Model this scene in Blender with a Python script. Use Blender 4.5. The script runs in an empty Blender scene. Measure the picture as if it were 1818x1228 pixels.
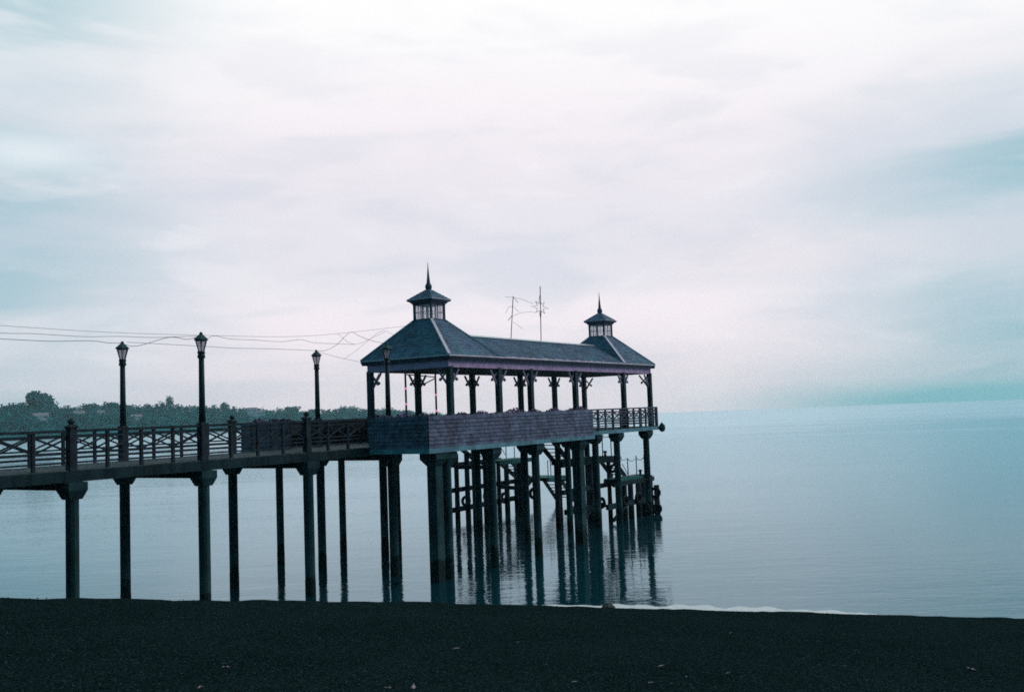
import bpy, math, random
from mathutils import Vector, Matrix
R = math.radians
random.seed(7)
S = bpy.context.scene
COL = S.collection

# ------------------------------------------------------------------ camera
EYE = 5.86
cam_d = bpy.data.cameras.new("camera"); cam = bpy.data.objects.new("camera", cam_d); COL.objects.link(cam)
cam_d.sensor_fit = 'HORIZONTAL'; cam_d.sensor_width = 36.0; cam_d.lens = 34.99
cam_d.clip_start = 0.1; cam_d.clip_end = 20000
PITCH, ROLL = math.atan(123.5/1767), math.atan(0.037)
cp, sp, cr, sr = math.cos(PITCH), math.sin(PITCH), math.cos(ROLL), math.sin(ROLL)
_R0, _U0, _F = Vector((1,0,0)), Vector((0,-sp,cp)), Vector((0,cp,sp))
_r = _R0*cr - _U0*sr; _u = _R0*sr + _U0*cr
cam.matrix_world = Matrix(((_r.x,_u.x,-_F.x,0),(_r.y,_u.y,-_F.y,0),(_r.z,_u.z,-_F.z,EYE),(0,0,0,1)))
S.camera = cam
S.render.resolution_x, S.render.resolution_y = 1024, 691
S.view_settings.view_transform = 'Standard'; S.view_settings.look = 'None'
S.view_settings.exposure = 0.22; S.view_settings.gamma = 1.0
S.cycles.max_bounces = 6; S.cycles.transparent_max_bounces = 12; S.cycles.volume_bounces = 0
S.cycles.filter_width = 1.7; S.cycles.use_denoising = False

# ------------------------------------------------------------------ node helper
class N:
    """tiny expression builder for shader node trees"""
    def __init__(s, tree): s.t = tree
    def node(s, typ, **kw):
        n = s.t.nodes.new(typ)
        for k, v in kw.items(): setattr(n, k, v)
        return n
    def put(s, sock, v):
        if hasattr(v, 'is_output'): s.t.links.new(v, sock)
        elif v is not None: sock.default_value = v
    def m(s, op, a, b=None, c=None):
        n = s.node('ShaderNodeMath', operation=op)
        for i, v in enumerate((a, b, c)):
            if v is not None: s.put(n.inputs[i], v)
        return n.outputs[0]
    def sm(s, x, a, b, o0=0.0, o1=1.0):
        n = s.node('ShaderNodeMapRange', interpolation_type='SMOOTHSTEP')
        for i, v in enumerate((x, a, b, o0, o1)): s.put(n.inputs[i], v)
        return n.outputs[0]
    def mix(s, f, a, b, blend='MIX'):
        n = s.node('ShaderNodeMix', data_type='RGBA', blend_type=blend)
        s.put(n.inputs[0], f); s.put(n.inputs[6], a); s.put(n.inputs[7], b)
        return n.outputs[2]
    def xyz(s, x, y, z=0.0):
        n = s.node('ShaderNodeCombineXYZ')
        for i, v in enumerate((x, y, z)): s.put(n.inputs[i], v)
        return n.outputs[0]
    def noise(s, vec, scale, detail=3.0, rough=0.55, dist=0.0):
        n = s.node('ShaderNodeTexNoise')
        if vec is not None: s.put(n.inputs['Vector'], vec)
        n.inputs['Scale'].default_value = scale; n.inputs['Detail'].default_value = detail
        n.inputs['Roughness'].default_value = rough; n.inputs['Distortion'].default_value = dist
        return n.outputs[0]
def rgb(r, g, b): return (r, g, b, 1.0)
def srgb(r, g, b):
    f = lambda c: (c/255/12.92) if c <= 10 else ((c/255+0.055)/1.055)**2.4
    return (f(r), f(g), f(b), 1.0)

# ------------------------------------------------------------------ world: overcast evening sky, bright ahead, dull behind
SUN_EL, SUN_AZ = R(38), R(75)          # azimuth from +Y towards +X
W = bpy.data.worlds.new("World"); S.world = W; W.use_nodes = True
wt = W.node_tree; wt.nodes.clear(); n = N(wt)
tc = n.node('ShaderNodeTexCoord'); sep = n.node('ShaderNodeSeparateXYZ'); wt.links.new(tc.outputs['Generated'], sep.inputs[0])
x, y, z = sep.outputs
az = n.m('ARCTAN2', x, y); el = n.m('ARCSINE', z); aaz = n.m('ABSOLUTE', az)
c1 = n.noise(n.xyz(n.m('MULTIPLY', az, 3.0), n.m('MULTIPLY', el, 17.0), 3.1), 1.0, 5, 0.5, 0.4)
c2 = n.noise(n.xyz(n.m('MULTIPLY', az, 1.5), n.m('MULTIPLY', el, 8.0), 8.7), 1.0, 3, 0.5, 0.3)
elw = n.m('ADD', el, n.m('MULTIPLY', n.m('SUBTRACT', c2, 0.5), 0.10))
elw2 = n.m('ADD', el, n.m('MULTIPLY', n.m('SUBTRACT', c1, 0.5), 0.05))
c3 = n.noise(n.xyz(n.m('MULTIPLY', az, 7.0), n.m('MULTIPLY', el, 24.0), 1.3), 1.0, 4, 0.50, 0.35)
col = n.mix(n.sm(elw, 0.19, 0.45), rgb(.80,.735,.79), rgb(.92,.915,.91))
# grey cloud belt above a paler pinkish belt
belt = n.m('MULTIPLY', n.sm(elw2, 0.085, 0.135), n.m('SUBTRACT', 1.0, n.sm(elw, 0.17, 0.30)))
col = n.mix(n.m('MULTIPLY', belt, 0.62), col, rgb(.70,.705,.765))
pink = n.m('MULTIPLY', n.sm(elw2, 0.05, 0.10), n.m('SUBTRACT', 1.0, n.sm(elw2, 0.105, 0.135)))
col = n.mix(n.m('MULTIPLY', pink, 0.6), col, rgb(.90,.82,.86))
rb = n.m('MULTIPLY', n.m('MULTIPLY', n.sm(az, 0.10, 0.26), n.sm(elw2, 0.11, 0.15)), n.m('SUBTRACT', 1.0, n.sm(elw2, 0.155, 0.185)))
col = n.mix(n.m('MULTIPLY', rb, 0.75), col, rgb(.84,.76,.80))
# lens vignette painted into the sky as bluish cloud towards both sides
side = n.m('ADD', n.m('MULTIPLY', n.sm(n.m('MULTIPLY', az, -1.0), 0.20, 0.52), n.sm(c1, 0.34, 0.60, 1.0, 0.45)),
           n.m('MULTIPLY', n.sm(az, 0.18, 0.53), n.m('MULTIPLY', n.sm(elw, 0.20, 0.36, 1.15, 0.10), n.sm(c1, 0.36, 0.62, 1.0, 0.5))))
col = n.mix(n.m('MULTIPLY', side, 0.84), col, rgb(.275,.475,.55))
puff = n.m('MULTIPLY', n.sm(n.m('ABSOLUTE', n.m('ADD', el, -0.252)), 0.0, 0.030, 1.0, 0.0), n.sm(n.m('ABSOLUTE', n.m('ADD', az, 0.455)), 0.0, 0.11, 1.0, 0.0))
col = n.mix(n.m('MULTIPLY', puff, 0.75), col, rgb(.78,.82,.86))
mott = n.m('MULTIPLY', n.sm(c3, 0.46, 0.66), n.sm(el, 0.40, 0.20, 0.30, 0.75))
col = n.mix(n.m('MULTIPLY', mott, 0.50), col, rgb(.545,.60,.685))
lite = n.sm(c3, 0.44, 0.30, 0.0, 0.30)
col = n.mix(lite, col, rgb(.87,.84,.87))
# distant rain bank low on the right
elb = n.m('ADD', el, n.m('MULTIPLY', n.m('SUBTRACT', c1, 0.5), 0.012))
bank = n.m('MULTIPLY', n.sm(az, 0.08, 0.50, 0.0, 1.0), n.sm(elb, 0.002, 0.027, 1.0, 0.0))
bank = n.m('ADD', bank, n.m('MULTIPLY', n.m('MULTIPLY', n.sm(az, 0.14, 0.50), n.sm(elw2, 0.03, 0.075, 1.0, 0.0)), n.sm(c1, 0.38, 0.62, 0.0, 0.40)))
col = n.mix(n.m('MINIMUM', bank, 1.0), col, rgb(.20,.47,.535))
# unseen sky overhead and behind, dimmed and tinted teal to shade the structure
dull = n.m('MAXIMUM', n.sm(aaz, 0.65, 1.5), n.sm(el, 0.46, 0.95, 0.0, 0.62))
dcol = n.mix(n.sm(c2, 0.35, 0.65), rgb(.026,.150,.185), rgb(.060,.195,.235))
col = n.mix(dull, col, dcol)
sky = n.node('ShaderNodeTexSky', sky_type='NISHITA'); sky.sun_disc = False
sky.sun_elevation = SUN_EL; sky.sun_rotation = SUN_AZ
skyc = n.mix(1.0, sky.outputs[0], rgb(.05,.05,.05), 'MULTIPLY')
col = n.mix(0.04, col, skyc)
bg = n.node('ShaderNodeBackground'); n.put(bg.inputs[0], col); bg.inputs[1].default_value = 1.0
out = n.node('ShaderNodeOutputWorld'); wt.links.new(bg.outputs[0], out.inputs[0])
W.cycles.sampling_method = 'MANUAL'; W.cycles.sample_map_resolution = 1024

sun_d = bpy.data.lights.new("sun", 'SUN'); sun_d.energy = 1.1; sun_d.angle = R(25); sun_d.color = (1.0, .90, .92)
sun = bpy.data.objects.new("sun", sun_d); COL.objects.link(sun)
_sd = Vector((math.sin(SUN_AZ)*math.cos(SUN_EL), math.cos(SUN_AZ)*math.cos(SUN_EL), math.sin(SUN_EL)))
sun.rotation_euler = _sd.to_track_quat('Z', 'Y').to_euler(); sun.location = (40, 0, 60)

# ------------------------------------------------------------------ materials
def mat(name, base, rough=0.7, var=0.35, scale=2.5, stretch=(1,1,1), bump=0.0, bscale=30.0, tint=0.0, second=None, metal=0.0, spec=0.12):
    M = bpy.data.materials.new(name); M.use_nodes = True; t = M.node_tree; k = N(t)
    p = t.nodes['Principled BSDF']
    tcn = k.node('ShaderNodeTexCoord'); mp = k.node('ShaderNodeMapping'); mp.inputs['Scale'].default_value = stretch
    t.links.new(tcn.outputs['Object'], mp.inputs[0]); v = mp.outputs[0]
    nz = k.noise(v, scale, 5, 0.6)
    b = rgb(*base)
    dark = rgb(*(c*(1-var) for c in base)); lite = rgb(*(min(1, c*(1+var)) for c in base))
    c = k.mix(k.sm(nz, 0.3, 0.7), dark, lite)
    if second:
        c = k.mix(k.sm(k.noise(v, scale*0.45, 4, 0.65), 0.5, 0.68), c, rgb(*second))
    if tint:
        a = k.node('ShaderNodeAttribute', attribute_name='tint')
        f = k.sm(a.outputs['Fac'], 0.0, 1.0, 1-tint, 1+tint)
        c = k.mix(1.0, c, k.xyz(f, f, f), 'MULTIPLY')
    k.put(p.inputs['Base Color'], c)
    k.put(p.inputs['Roughness'], k.sm(k.noise(v, scale*3, 2), 0.2, 0.8, max(0, rough-.12), min(1, rough+.12)))
    p.inputs['Metallic'].default_value = metal; p.inputs['Specular IOR Level'].default_value = spec
    if bump:
        bn = k.node('ShaderNodeBump'); bn.inputs['Strength'].default_value = bump; bn.inputs['Distance'].default_value = 0.02
        k.put(bn.inputs['Height'], k.noise(v, bscale, 4, 0.6)); t.links.new(bn.outputs[0], p.inputs['Normal'])
    return M
def tide(Mt, z0, dark, pale):
    t = Mt.node_tree; k = N(t); p = t.nodes['Principled BSDF']; src = p.inputs['Base Color'].links[0].from_socket
    g = k.node('ShaderNodeNewGeometry'); sp_ = k.node('ShaderNodeSeparateXYZ'); t.links.new(g.outputs['Position'], sp_.inputs[0])
    zz = k.m('ADD', sp_.outputs[2], k.m('MULTIPLY', k.m('SUBTRACT', k.noise(g.outputs['Position'], 1.6, 4, .65), .5), 1.1))
    c = k.mix(k.m('MULTIPLY', k.sm(zz, z0-.05, z0+.12), k.sm(zz, z0+.35, z0+.9, .55, 0.0)), src, rgb(*pale))
    c = k.mix(k.sm(zz, z0-.1, z0+.1, .85, 0.0), c, rgb(*dark)); k.put(p.inputs['Base Color'], c)
M = {}
M['timber']  = mat('weathered_timber', (.011,.032,.039), .75, .45, 3, (1,1,.25), .4, 25)
M['post']    = mat('painted_post', (.016,.042,.054), .55, .35, 2.5, (1,1,.2), .3, 20, second=(.058,.056,.085))
M['rail']    = mat('rail_timber', (.024,.035,.048), .7, .4, 4, (1,1,1), .3, 25)
M['deck']    = mat('deck_plank', (.05,.08,.09), .7, .4, 3, (1,1,1), .4, 25)
M['beam']    = mat('edge_beam', (.13,.27,.33), .65, .35, 2, (1,1,1), .3, 20)
M['concrete']= mat('pillar_concrete', (.018,.052,.062), .8, .4, 2.2, (1,1,.4), .4, 18, second=(.025,.045,.050))
M['shingle'] = mat('wall_shingle', (.122,.140,.215), .75, .30, 1.6, (1,1,1), .3, 40, tint=.26, second=(.095,.088,.130))
M['roof']    = mat('roof_shingle', (.108,.172,.258), .7, .25, 1.2, (1,1,1), .3, 40, tint=.26, second=(.085,.225,.28))
M['fascia']  = mat('fascia_board', (.50,.33,.54), .6, .2, 3, (1,1,1), .15, 30)
M['trim']    = mat('pale_trim', (.92,.74,.84), .45, .15, 3)
M['gutter']  = mat('dark_gutter', (.085,.095,.14), .5, .25, 3)
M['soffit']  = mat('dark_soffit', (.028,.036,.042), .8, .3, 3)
M['bracket'] = mat('bracket_wood', (.28,.24,.34), .6, .3, 5)
M['metal']   = mat('dark_metal', (.03,.05,.06), .45, .3, 6, metal=.3)
M['cap']     = mat('lamp_cap', (.03,.075,.075), .45, .3, 6)
M['pipe']    = mat('galvanised_pipe', (.20,.28,.36), .4, .3, 6, metal=.5)
M['flash']   = mat('ridge_flashing', (.55,.62,.66), .35, .15, 4, metal=.3)
M['wire']    = mat('cable', (.06,.10,.13), .6, .2, 6)
M['starrod'] = mat('ornament_rod', (.22,.17,.23), .5, .25, 6)
M['green']   = mat('landing_planks', (.03,.15,.145), .7, .35, 3, (1,1,1), .3, 25)
M['tyre']    = mat('tyre_rubber', (.014,.022,.024), .8, .4, 6, bump=.4)
M['pile']    = mat('old_pile', (.048,.052,.075), .85, .5, 3, (1,1,.3), .6, 18, second=(.02,.03,.032))
M['sand']    = None
tide(M['concrete'], .75, (.006,.020,.020), (.05,.10,.11)); tide(M['pile'], .7, (.006,.018,.018), (.07,.08,.10))
M['leaf']    = mat('plant_leaf', (.045,.065,.075), .6, .5, 12, tint=.5)
M['petal']   = mat('flower_petal', (.30,.15,.36), .6, .35, 12, tint=.5)
M['litter']  = mat('dry_leaf', (.34,.25,.30), .7, .3, 20)
M['winframe']= mat('window_frame', (.34,.30,.42), .5, .2, 5)
M['pebble']  = mat('dark_pebble', (.030,.050,.055), .9, .5, 9, tint=.6, spec=0.0)
M['litter2'] = mat('pale_crumb', (.09,.10,.11), .9, .4, 9, tint=.5, spec=0.0)
M['rock']    = mat('wet_rock', (.02,.03,.032), .5, .4, 8, bump=.6)
M['pinkband']= mat('pink_band', (.95,.28,.62), .5, .1, 6)
M['pinkband'].node_tree.nodes['Principled BSDF'].inputs['Emission Color'].default_value = rgb(1,.30,.65)
M['pinkband'].node_tree.nodes['Principled BSDF'].inputs['Emission Strength'].default_value = 0.55
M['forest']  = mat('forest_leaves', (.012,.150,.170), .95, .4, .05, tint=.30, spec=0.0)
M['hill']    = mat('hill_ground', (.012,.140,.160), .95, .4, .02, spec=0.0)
M['trunk']   = mat('tree_trunk', (.05,.045,.04), .9, .3, 1)
M['hwall']   = mat('house_wall', (.80,.74,.78), .8, .12, .3)
M['hroof']   = mat('house_roof', (.34,.30,.34), .8, .2, .3)
M['hwin']    = mat('house_window', (.04,.05,.06), .3, .2, .3)
M['foam']    = mat('shore_foam', (.78,.80,.80), .6, .12, 9)
def glass_mat(name, tintc, op):
    G = bpy.data.materials.new(name); G.use_nodes = True; t = G.node_tree; t.nodes.clear(); k = N(t)
    tr = k.node('ShaderNodeBsdfTransparent'); tr.inputs[0].default_value = rgb(*tintc)
    gl = k.node('ShaderNodeBsdfGlossy'); gl.inputs['Roughness'].default_value = .08
    df = k.node('ShaderNodeBsdfTranslucent'); df.inputs[0].default_value = rgb(.9,.88,.94)
    m1 = k.node('ShaderNodeMixShader'); m1.inputs[0].default_value = .75
    t.links.new(gl.outputs[0], m1.inputs[1]); t.links.new(df.outputs[0], m1.inputs[2])
    m2 = k.node('ShaderNodeMixShader'); m2.inputs[0].default_value = op
    t.links.new(tr.outputs[0], m2.inputs[1]); t.links.new(m1.outputs[0], m2.inputs[2])
    o = k.node('ShaderNodeOutputMaterial'); t.links.new(m2.outputs[0], o.inputs[0]); return G
M['glass'] = glass_mat('window_glass', (.97,.96,.98), .42)
M['lglass'] = glass_mat('lantern_glass', (.70,.66,.74), .45)
# dark volcanic sand
def sand_mat():
    Q = bpy.data.materials.new('dark_sand'); Q.use_nodes = True; t = Q.node_tree; k = N(t); p = t.nodes['Principled BSDF']
    tcn = k.node('ShaderNodeTexCoord'); v = tcn.outputs['Object']
    c = k.mix(k.sm(k.noise(v, .35, 4), .35, .65), rgb(.0024,.0072,.0076), rgb(.0048,.0118,.0124))
    c = k.mix(k.sm(k.noise(v, 30, 4, .8), .46, .64), c, rgb(.026,.055,.059))
    c = k.mix(k.sm(k.noise(v, 75, 2, .7), .62, .78), c, rgb(.04,.06,.064))
    k.put(p.inputs['Base Color'], c); p.inputs['Roughness'].default_value = .92; p.inputs['Specular IOR Level'].default_value = 0.0
    b1 = k.node('ShaderNodeBump'); b1.inputs['Strength'].default_value = .9; b1.inputs['Distance'].default_value = .05
    k.put(b1.inputs['Height'], k.m('ADD', k.noise(v, 14, 5, .7), k.m('MULTIPLY', k.noise(v, 3, 3), 1.5)))
    t.links.new(b1.outputs[0], p.inputs['Normal']); return Q
M['sand'] = sand_mat()
def water_mat():
    Q = bpy.data.materials.new('lake_water'); Q.use_nodes = True; t = Q.node_tree; t.nodes.clear(); k = N(t)
    tcn = k.node('ShaderNodeTexCoord'); sp_ = k.node('ShaderNodeSeparateXYZ'); t.links.new(tcn.outputs['Object'], sp_.inputs[0])
    X_, Y_ = sp_.outputs[0], sp_.outputs[1]
    slick = k.noise(k.xyz(k.m('MULTIPLY', X_, .012), k.m('MULTIPLY', Y_, .06)), 1.0, 4, .6, .5)
    h = k.m('ADD', k.m('MULTIPLY', k.noise(k.xyz(k.m('MULTIPLY', X_, .8), k.m('MULTIPLY', Y_, 2.2)), 1.0, 3, .55), .55),
            k.m('MULTIPLY', k.noise(k.xyz(k.m('MULTIPLY', X_, .11), k.m('MULTIPLY', Y_, .34)), 1.0, 2, .5), 1.1))
    h = k.m('ADD', h, k.m('MULTIPLY', k.noise(k.xyz(k.m('MULTIPLY', X_, 2.6), k.m('MULTIPLY', Y_, 6.0)), 1.0, 2, .5), .14))
    b = k.node('ShaderNodeBump'); b.inputs['Distance'].default_value = .05
    k.put(b.inputs['Strength'], k.sm(slick, .35, .65, .30, .62))
    k.put(b.inputs['Height'], h)
    fr = k.node('ShaderNodeFresnel'); fr.inputs[0].default_value = 1.6; t.links.new(b.outputs[0], fr.inputs['Normal'])
    gl = k.node('ShaderNodeBsdfGlossy'); gl.inputs['Color'].default_value = rgb(.69,.905,.975)
    k.put(gl.inputs['Roughness'], k.m('ADD', k.sm(slick, .38, .66, .02, .10), k.sm(Y_, 60.0, 400.0, 0.0, .11))); t.links.new(b.outputs[0], gl.inputs['Normal'])
    df = k.node('ShaderNodeBsdfDiffuse'); df.inputs['Color'].default_value = rgb(.004,.044,.060)
    mx = k.node('ShaderNodeMixShader'); k.put(mx.inputs[0], k.m('ADD', .06, k.m('MULTIPLY', fr.outputs[0], .94)))
    t.links.new(df.outputs[0], mx.inputs[1]); t.links.new(gl.outputs[0], mx.inputs[2])
    o = k.node('ShaderNodeOutputMaterial'); t.links.new(mx.outputs[0], o.inputs[0]); return Q
M['water'] = water_mat()

# ------------------------------------------------------------------ mesh helpers
AL = -0.579
U = Vector((math.cos(AL), math.sin(AL), 0)); WV = Vector((-math.sin(AL), math.cos(AL), 0)); UP = Vector((0,0,1))
B0 = Vector((-2.584, 40.741, 0))
def X(t, s, z): return B0 + U*t + WV*s + UP*z          # pier frame: t across (right +), s along (out to the lake), z up
def zr(s): return 5.985 + 0.004*s                       # top of the railings along the pier
def zd(s): return zr(s) - 1.085                         # deck surface
class MB:
    def __init__(s): s.v = []; s.f = []; s.t = []
    def face(s, pts, tint=None):
        i = len(s.v); s.v += [Vector(p) for p in pts]; s.f.append(tuple(range(i, i+len(pts)))); s.t.append(random.random() if tint is None else tint)
    def hexa(s, c, tint=None):
        """c: 8 corners, bottom 4 ccw then top 4 ccw"""
        i = len(s.v); s.v += [Vector(p) for p in c]; tt = random.random() if tint is None else tint
        for q in ((3,2,1,0),(4,5,6,7),(0,1,5,4),(1,2,6,5),(2,3,7,6),(3,0,4,7)):
            s.f.append(tuple(i+a for a in q)); s.t.append(tt)
    def box(s, t0, t1, s0, s1, z0, z1, z0b=None, z1b=None):
        """box in the pier frame; z0b/z1b give other heights at the s1 end"""
        z0b = z0 if z0b is None else z0b; z1b = z1 if z1b is None else z1b
        s.hexa([X(t0,s0,z0),X(t1,s0,z0),X(t1,s1,z0b),X(t0,s1,z0b),X(t0,s0,z1),X(t1,s0,z1),X(t1,s1,z1b),X(t0,s1,z1b)])
    def bar(s, a, b, w, h, up=UP):
        a, b = Vector(a), Vector(b); d = (b-a).normalized()
        side = d.cross(up)
        if side.length < 1e-4: side = d.cross(U)
        side.normalize(); u2 = side.cross(d).normalized()
        p, q = side*(w/2), u2*(h/2)
        s.hexa([a-p-q, a+p-q, b+p-q, b-p-q, a-p+q, a+p+q, b+p+q, b-p+q])
    def tube(s, pts, r, n=6, close=False, r2=None):
        pts = [Vector(p) for p in pts]; m = len(pts); base = len(s.v)
        prev = None
        for i, p in enumerate(pts):
            if close: d = pts[(i+1) % m] - pts[i-1]
            else: d = pts[min(i+1, m-1)] - pts[max(i-1, 0)]
            d.normalize()
            ref = UP if abs(d.z) < .9 else U
            if prev is None: a = d.cross(ref).normalized()
            else:
                a = prev - d*prev.dot(d); a = a.normalized() if a.length > 1e-6 else d.cross(ref).normalized()
            prev = a; b = d.cross(a)
            rr = r if r2 is None else r + (r2-r)*i/max(1, m-1)
            for k in range(n):
                an = 2*math.pi*k/n; s.v.append(p + a*(math.cos(an)*rr) + b*(math.sin(an)*rr))
        for i in range(m if close else m-1):
            j = (i+1) % m
            for k in range(n):
                k2 = (k+1) % n
                s.f.append((base+i*n+k, base+i*n+k2, base+j*n+k2, base+j*n+k)); s.t.append(.5)
        if not close:
            s.f.append(tuple(base+k for k in range(n))[::-1]); s.t.append(.5)
            s.f.append(tuple(base+(m-1)*n+k for k in range(n))); s.t.append(.5)
    def lathe(s, c, prof, n=12, rot=0.0, axes=None):
        """prof: (radius, z) list around the vertical axis through c"""
        c = Vector(c); base = len(s.v); a1, a2 = axes or (U, WV)
        for r, z in prof:
            for k in range(n):
                an = 2*math.pi*k/n + rot; s.v.append(c + a1*(r*math.cos(an)) + a2*(r*math.sin(an)) + UP*z)
        for i in range(len(prof)-1):
            for k in range(n):
                k2 = (k+1) % n
                s.f.append((base+i*n+k, base+i*n+k2, base+(i+1)*n+k2, base+(i+1)*n+k)); s.t.append(.5)
        s.f.append(tuple(base+k for k in range(n))[::-1]); s.t.append(.5)
        s.f.append(tuple(base+(len(prof)-1)*n+k for k in range(n))); s.t.append(.5)
    def sq(s, c, prof):
        """square section stack: prof of (half width, z), aligned with the pier"""
        s.lathe(c, [(h*math.sqrt(2), z) for h, z in prof], 4, math.pi/4)
    def courses(s, a0, a1, b0, b1, n, th=.03, w=.22):
        """shingle courses on a sloping or upright face: a0-a1 lower edge, b0-b1 upper edge"""
        a0, a1, b0, b1 = map(Vector, (a0, a1, b0, b1))
        nor = (a1-a0).cross((b0+b1)/2-(a0+a1)/2).normalized()
        for i in range(n):
            p0, p1 = a0.lerp(b0, i/n), a1.lerp(b1, i/n)
            q0, q1 = a0.lerp(b0, (i+1)/n), a1.lerp(b1, (i+1)/n)
            k = max(1, round((p1-p0).length/w)); off = random.random()*.6
            cuts = [0.0] + [min(1, max(0, (j+off)/k + random.uniform(-.12,.12)/k)) for j in range(1, k)] + [1.0]
            ct = random.uniform(-.12, .12)
            for j in range(len(cuts)-1):
                u0, u1 = cuts[j], cuts[j+1]
                if u1-u0 < 1e-4: continue
                o = nor*(th*random.uniform(.75,1.25)); o2 = nor*.006
                A, Bq = p0.lerp(p1, u0)+o, p0.lerp(p1, u1)+o
                Cq, D = q0.lerp(q1, u1)+o2, q0.lerp(q1, u0)+o2
                tt = min(1, max(0, random.gauss(.5,.24)+ct))
                s.face([A, Bq, Cq, D], tt); s.face([p0.lerp(p1, u0), p0.lerp(p1, u1), Bq, A], tt*.7)
    def build(s, name, m, parent=None, origin=None):
        me = bpy.data.meshes.new(name)
        if parent is not None:
            r = parent
            while r.parent: r = r.parent
            o0 = Vector(r.location)
        else:
            if origin is None:
                lo = Vector((sum(p.x for p in s.v)/len(s.v), sum(p.y for p in s.v)/len(s.v), min(p.z for p in s.v)))
                origin = lo
            o0 = Vector(origin)
        me.from_pydata([tuple(p-o0) for p in s.v], [], s.f); me.update()
        at = me.attributes.new('tint', 'FLOAT', 'FACE'); at.data.foreach_set('value', s.t)
        me.materials.append(M[m] if isinstance(m, str) else m)
        o = bpy.data.objects.new(name, me); COL.objects.link(o)
        if parent is not None: o.parent = parent
        else: o.location = o0
        return o
def smooth(o):
    for p in o.data.polygons: p.use_smooth = True
    return o
def tag(o, label=None, cat=None, group=None, kind=None):
    if label: o['label'] = label
    if cat: o['category'] = cat
    if group: o['group'] = group
    if kind: o['kind'] = kind
    return o
def thing(name, loc, label, cat, group=None):
    o = bpy.data.objects.new(name, None); o.empty_display_size = .2; COL.objects.link(o); o.location = loc
    return tag(o, label, cat, group)
def copy_tree(o, parent=None):
    c = o.copy(); COL.objects.link(c)
    if parent is not None: c.parent = parent
    for ch in list(o.children): copy_tree(ch, c)
    return c

# ------------------------------------------------------------------ ground, water, far hills
def lin(xs, ys, x):
    if x <= xs[0]: return ys[0]
    for i in range(len(xs)-1):
        if x <= xs[i+1]:
            f = (x-xs[i])/(xs[i+1]-xs[i]); return ys[i]+(ys[i+1]-ys[i])*f
    return ys[-1]
def crest(x):
    yc = lin((-60,-10,-6,0,6.4,12.5,60), (20,20,20.5,22,24.5,25,26), x)
    m_ = lin((-.516,-.293,-.104,-.014,.088,.263,.495), (.1607,.1716,.1801,.1861,.1926,.2034,.2178), x/yc)
    return yc, EYE - yc*m_
def ground(x, y):
    yc, zc = crest(x)
    if y < 0: return 4.25 - .02*y
    if y <= yc: return 4.25 + (zc-4.25)*y/yc
    return max(-1.6, zc - .36*(y-yc))
mb = MB()
xs = [-400,-200,-100,-60,-40,-30,-25] + [-22+.25*i for i in range(177)] + [25,30,40,60,100,200,400]
fr = [-20,-8,-3,-1,-.3] + [i/70 for i in range(0,71)] + [1+.02*i for i in range(1,16)] + [1.5,1.8,2.2,3,4]
rng = random.Random(3)
for f in fr:
    for xx in xs:
        yc, zc = crest(xx); yy = yc*f
        j = rng.uniform(-.013,.013) + .016*math.sin(xx*1.9+yy*.7)*math.sin(yy*1.3-xx*.4) if 0 < f < 1.3 else 0
        mb.v.append(Vector((xx, yy, ground(xx, yy)+j)))
nx = len(xs)
for i in range(len(fr)-1):
    for j in range(nx-1):
        mb.f.append((i*nx+j, i*nx+j+1, (i+1)*nx+j+1, (i+1)*nx+j)); mb.t.append(.5)
beach = smooth(mb.build('beach', 'sand', origin=(0,0,0))); tag(beach, 'dark volcanic sand beach sloping down to the lake', 'beach', kind='structure')

mb = MB(); HZ = 2200.0
mb.face([(-HZ,-60,0),(HZ,-60,0),(HZ,HZ,0),(-HZ,HZ,0)]); 
water = mb.build('water', 'water', origin=(0,0,0)); tag(water, 'calm pale lake reaching to the horizon', 'lake', kind='structure')

# foam along the water's edge on the right
mb = MB(); prev = None
for i in range(90):
    r_ = .02 + .33*i/89
    m_ = lin((-.516,-.293,-.104,-.014,.088,.263,.495), (.1607,.1716,.1801,.1861,.1926,.2034,.2178), r_)
    yb = EYE/m_ - .10; wd = (.22+.62*math.sin(math.pi*i/89))*(.75+.35*math.sin(i*.55)*math.sin(i*.21+1))
    a, b = (r_*yb, yb, .012), (r_*(yb+wd), yb+wd, .012)
    if prev: mb.face([prev[0], a, b, prev[1]])
    prev = (a, b)
fo = mb.build('foam', 'foam'); tag(fo, 'thin pale line of foam at the water edge right of the pier', 'foam', kind='stuff')

# far shore: hill sheet with woods
def shore(px):                                          # bearing (pixels of a 1767-px focal length) -> distance and height of the ridge
    d = lin((-1100,-909,-709,-509,-309,-149,-40), (880,950,1050,1150,1280,1400,1450), px)
    h = lin((-1100,-909,-850,-709,-620,-509,-390,-309,-149,-60,-40), (50,48,49,45,42,36,25,27,9,2,.6), px)
    return d, h*d/1767
mb = MB(); cols = [-2300+12*i for i in range(189)]; rows = (0,.03,.3,.62,1.0,1.5)
for q in rows:
    for px in cols:
        d, h = shore(px); dd = d*(1+.22*q); k = px/1767
        zz = h*(0 if q == 0 else (.12 if q == .03 else min(1, .25+.75*q)))*(1+.22*q if q else 1)*.86 - (.3 if q == 0 else 0)
        if q == 1.5: zz *= .4
        mb.v.append(Vector((k*dd, dd, zz)))
for i in range(len(rows)-1):
    for j in range(len(cols)-1):
        mb.f.append((i*189+j, i*189+j+1, (i+1)*189+j+1, (i+1)*189+j)); mb.t.append(.5)
hills = smooth(mb.build('hills', 'hill', origin=(0,0,0))); tag(hills, 'low wooded hills on the far lake shore', 'hills', kind='structure')
def far_k(px): return lin((-1100,-909,-709,-509,-309,-149,-40), (2.6,2.5,2.28,1.92,1.64,1.43,1.26), px)
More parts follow.
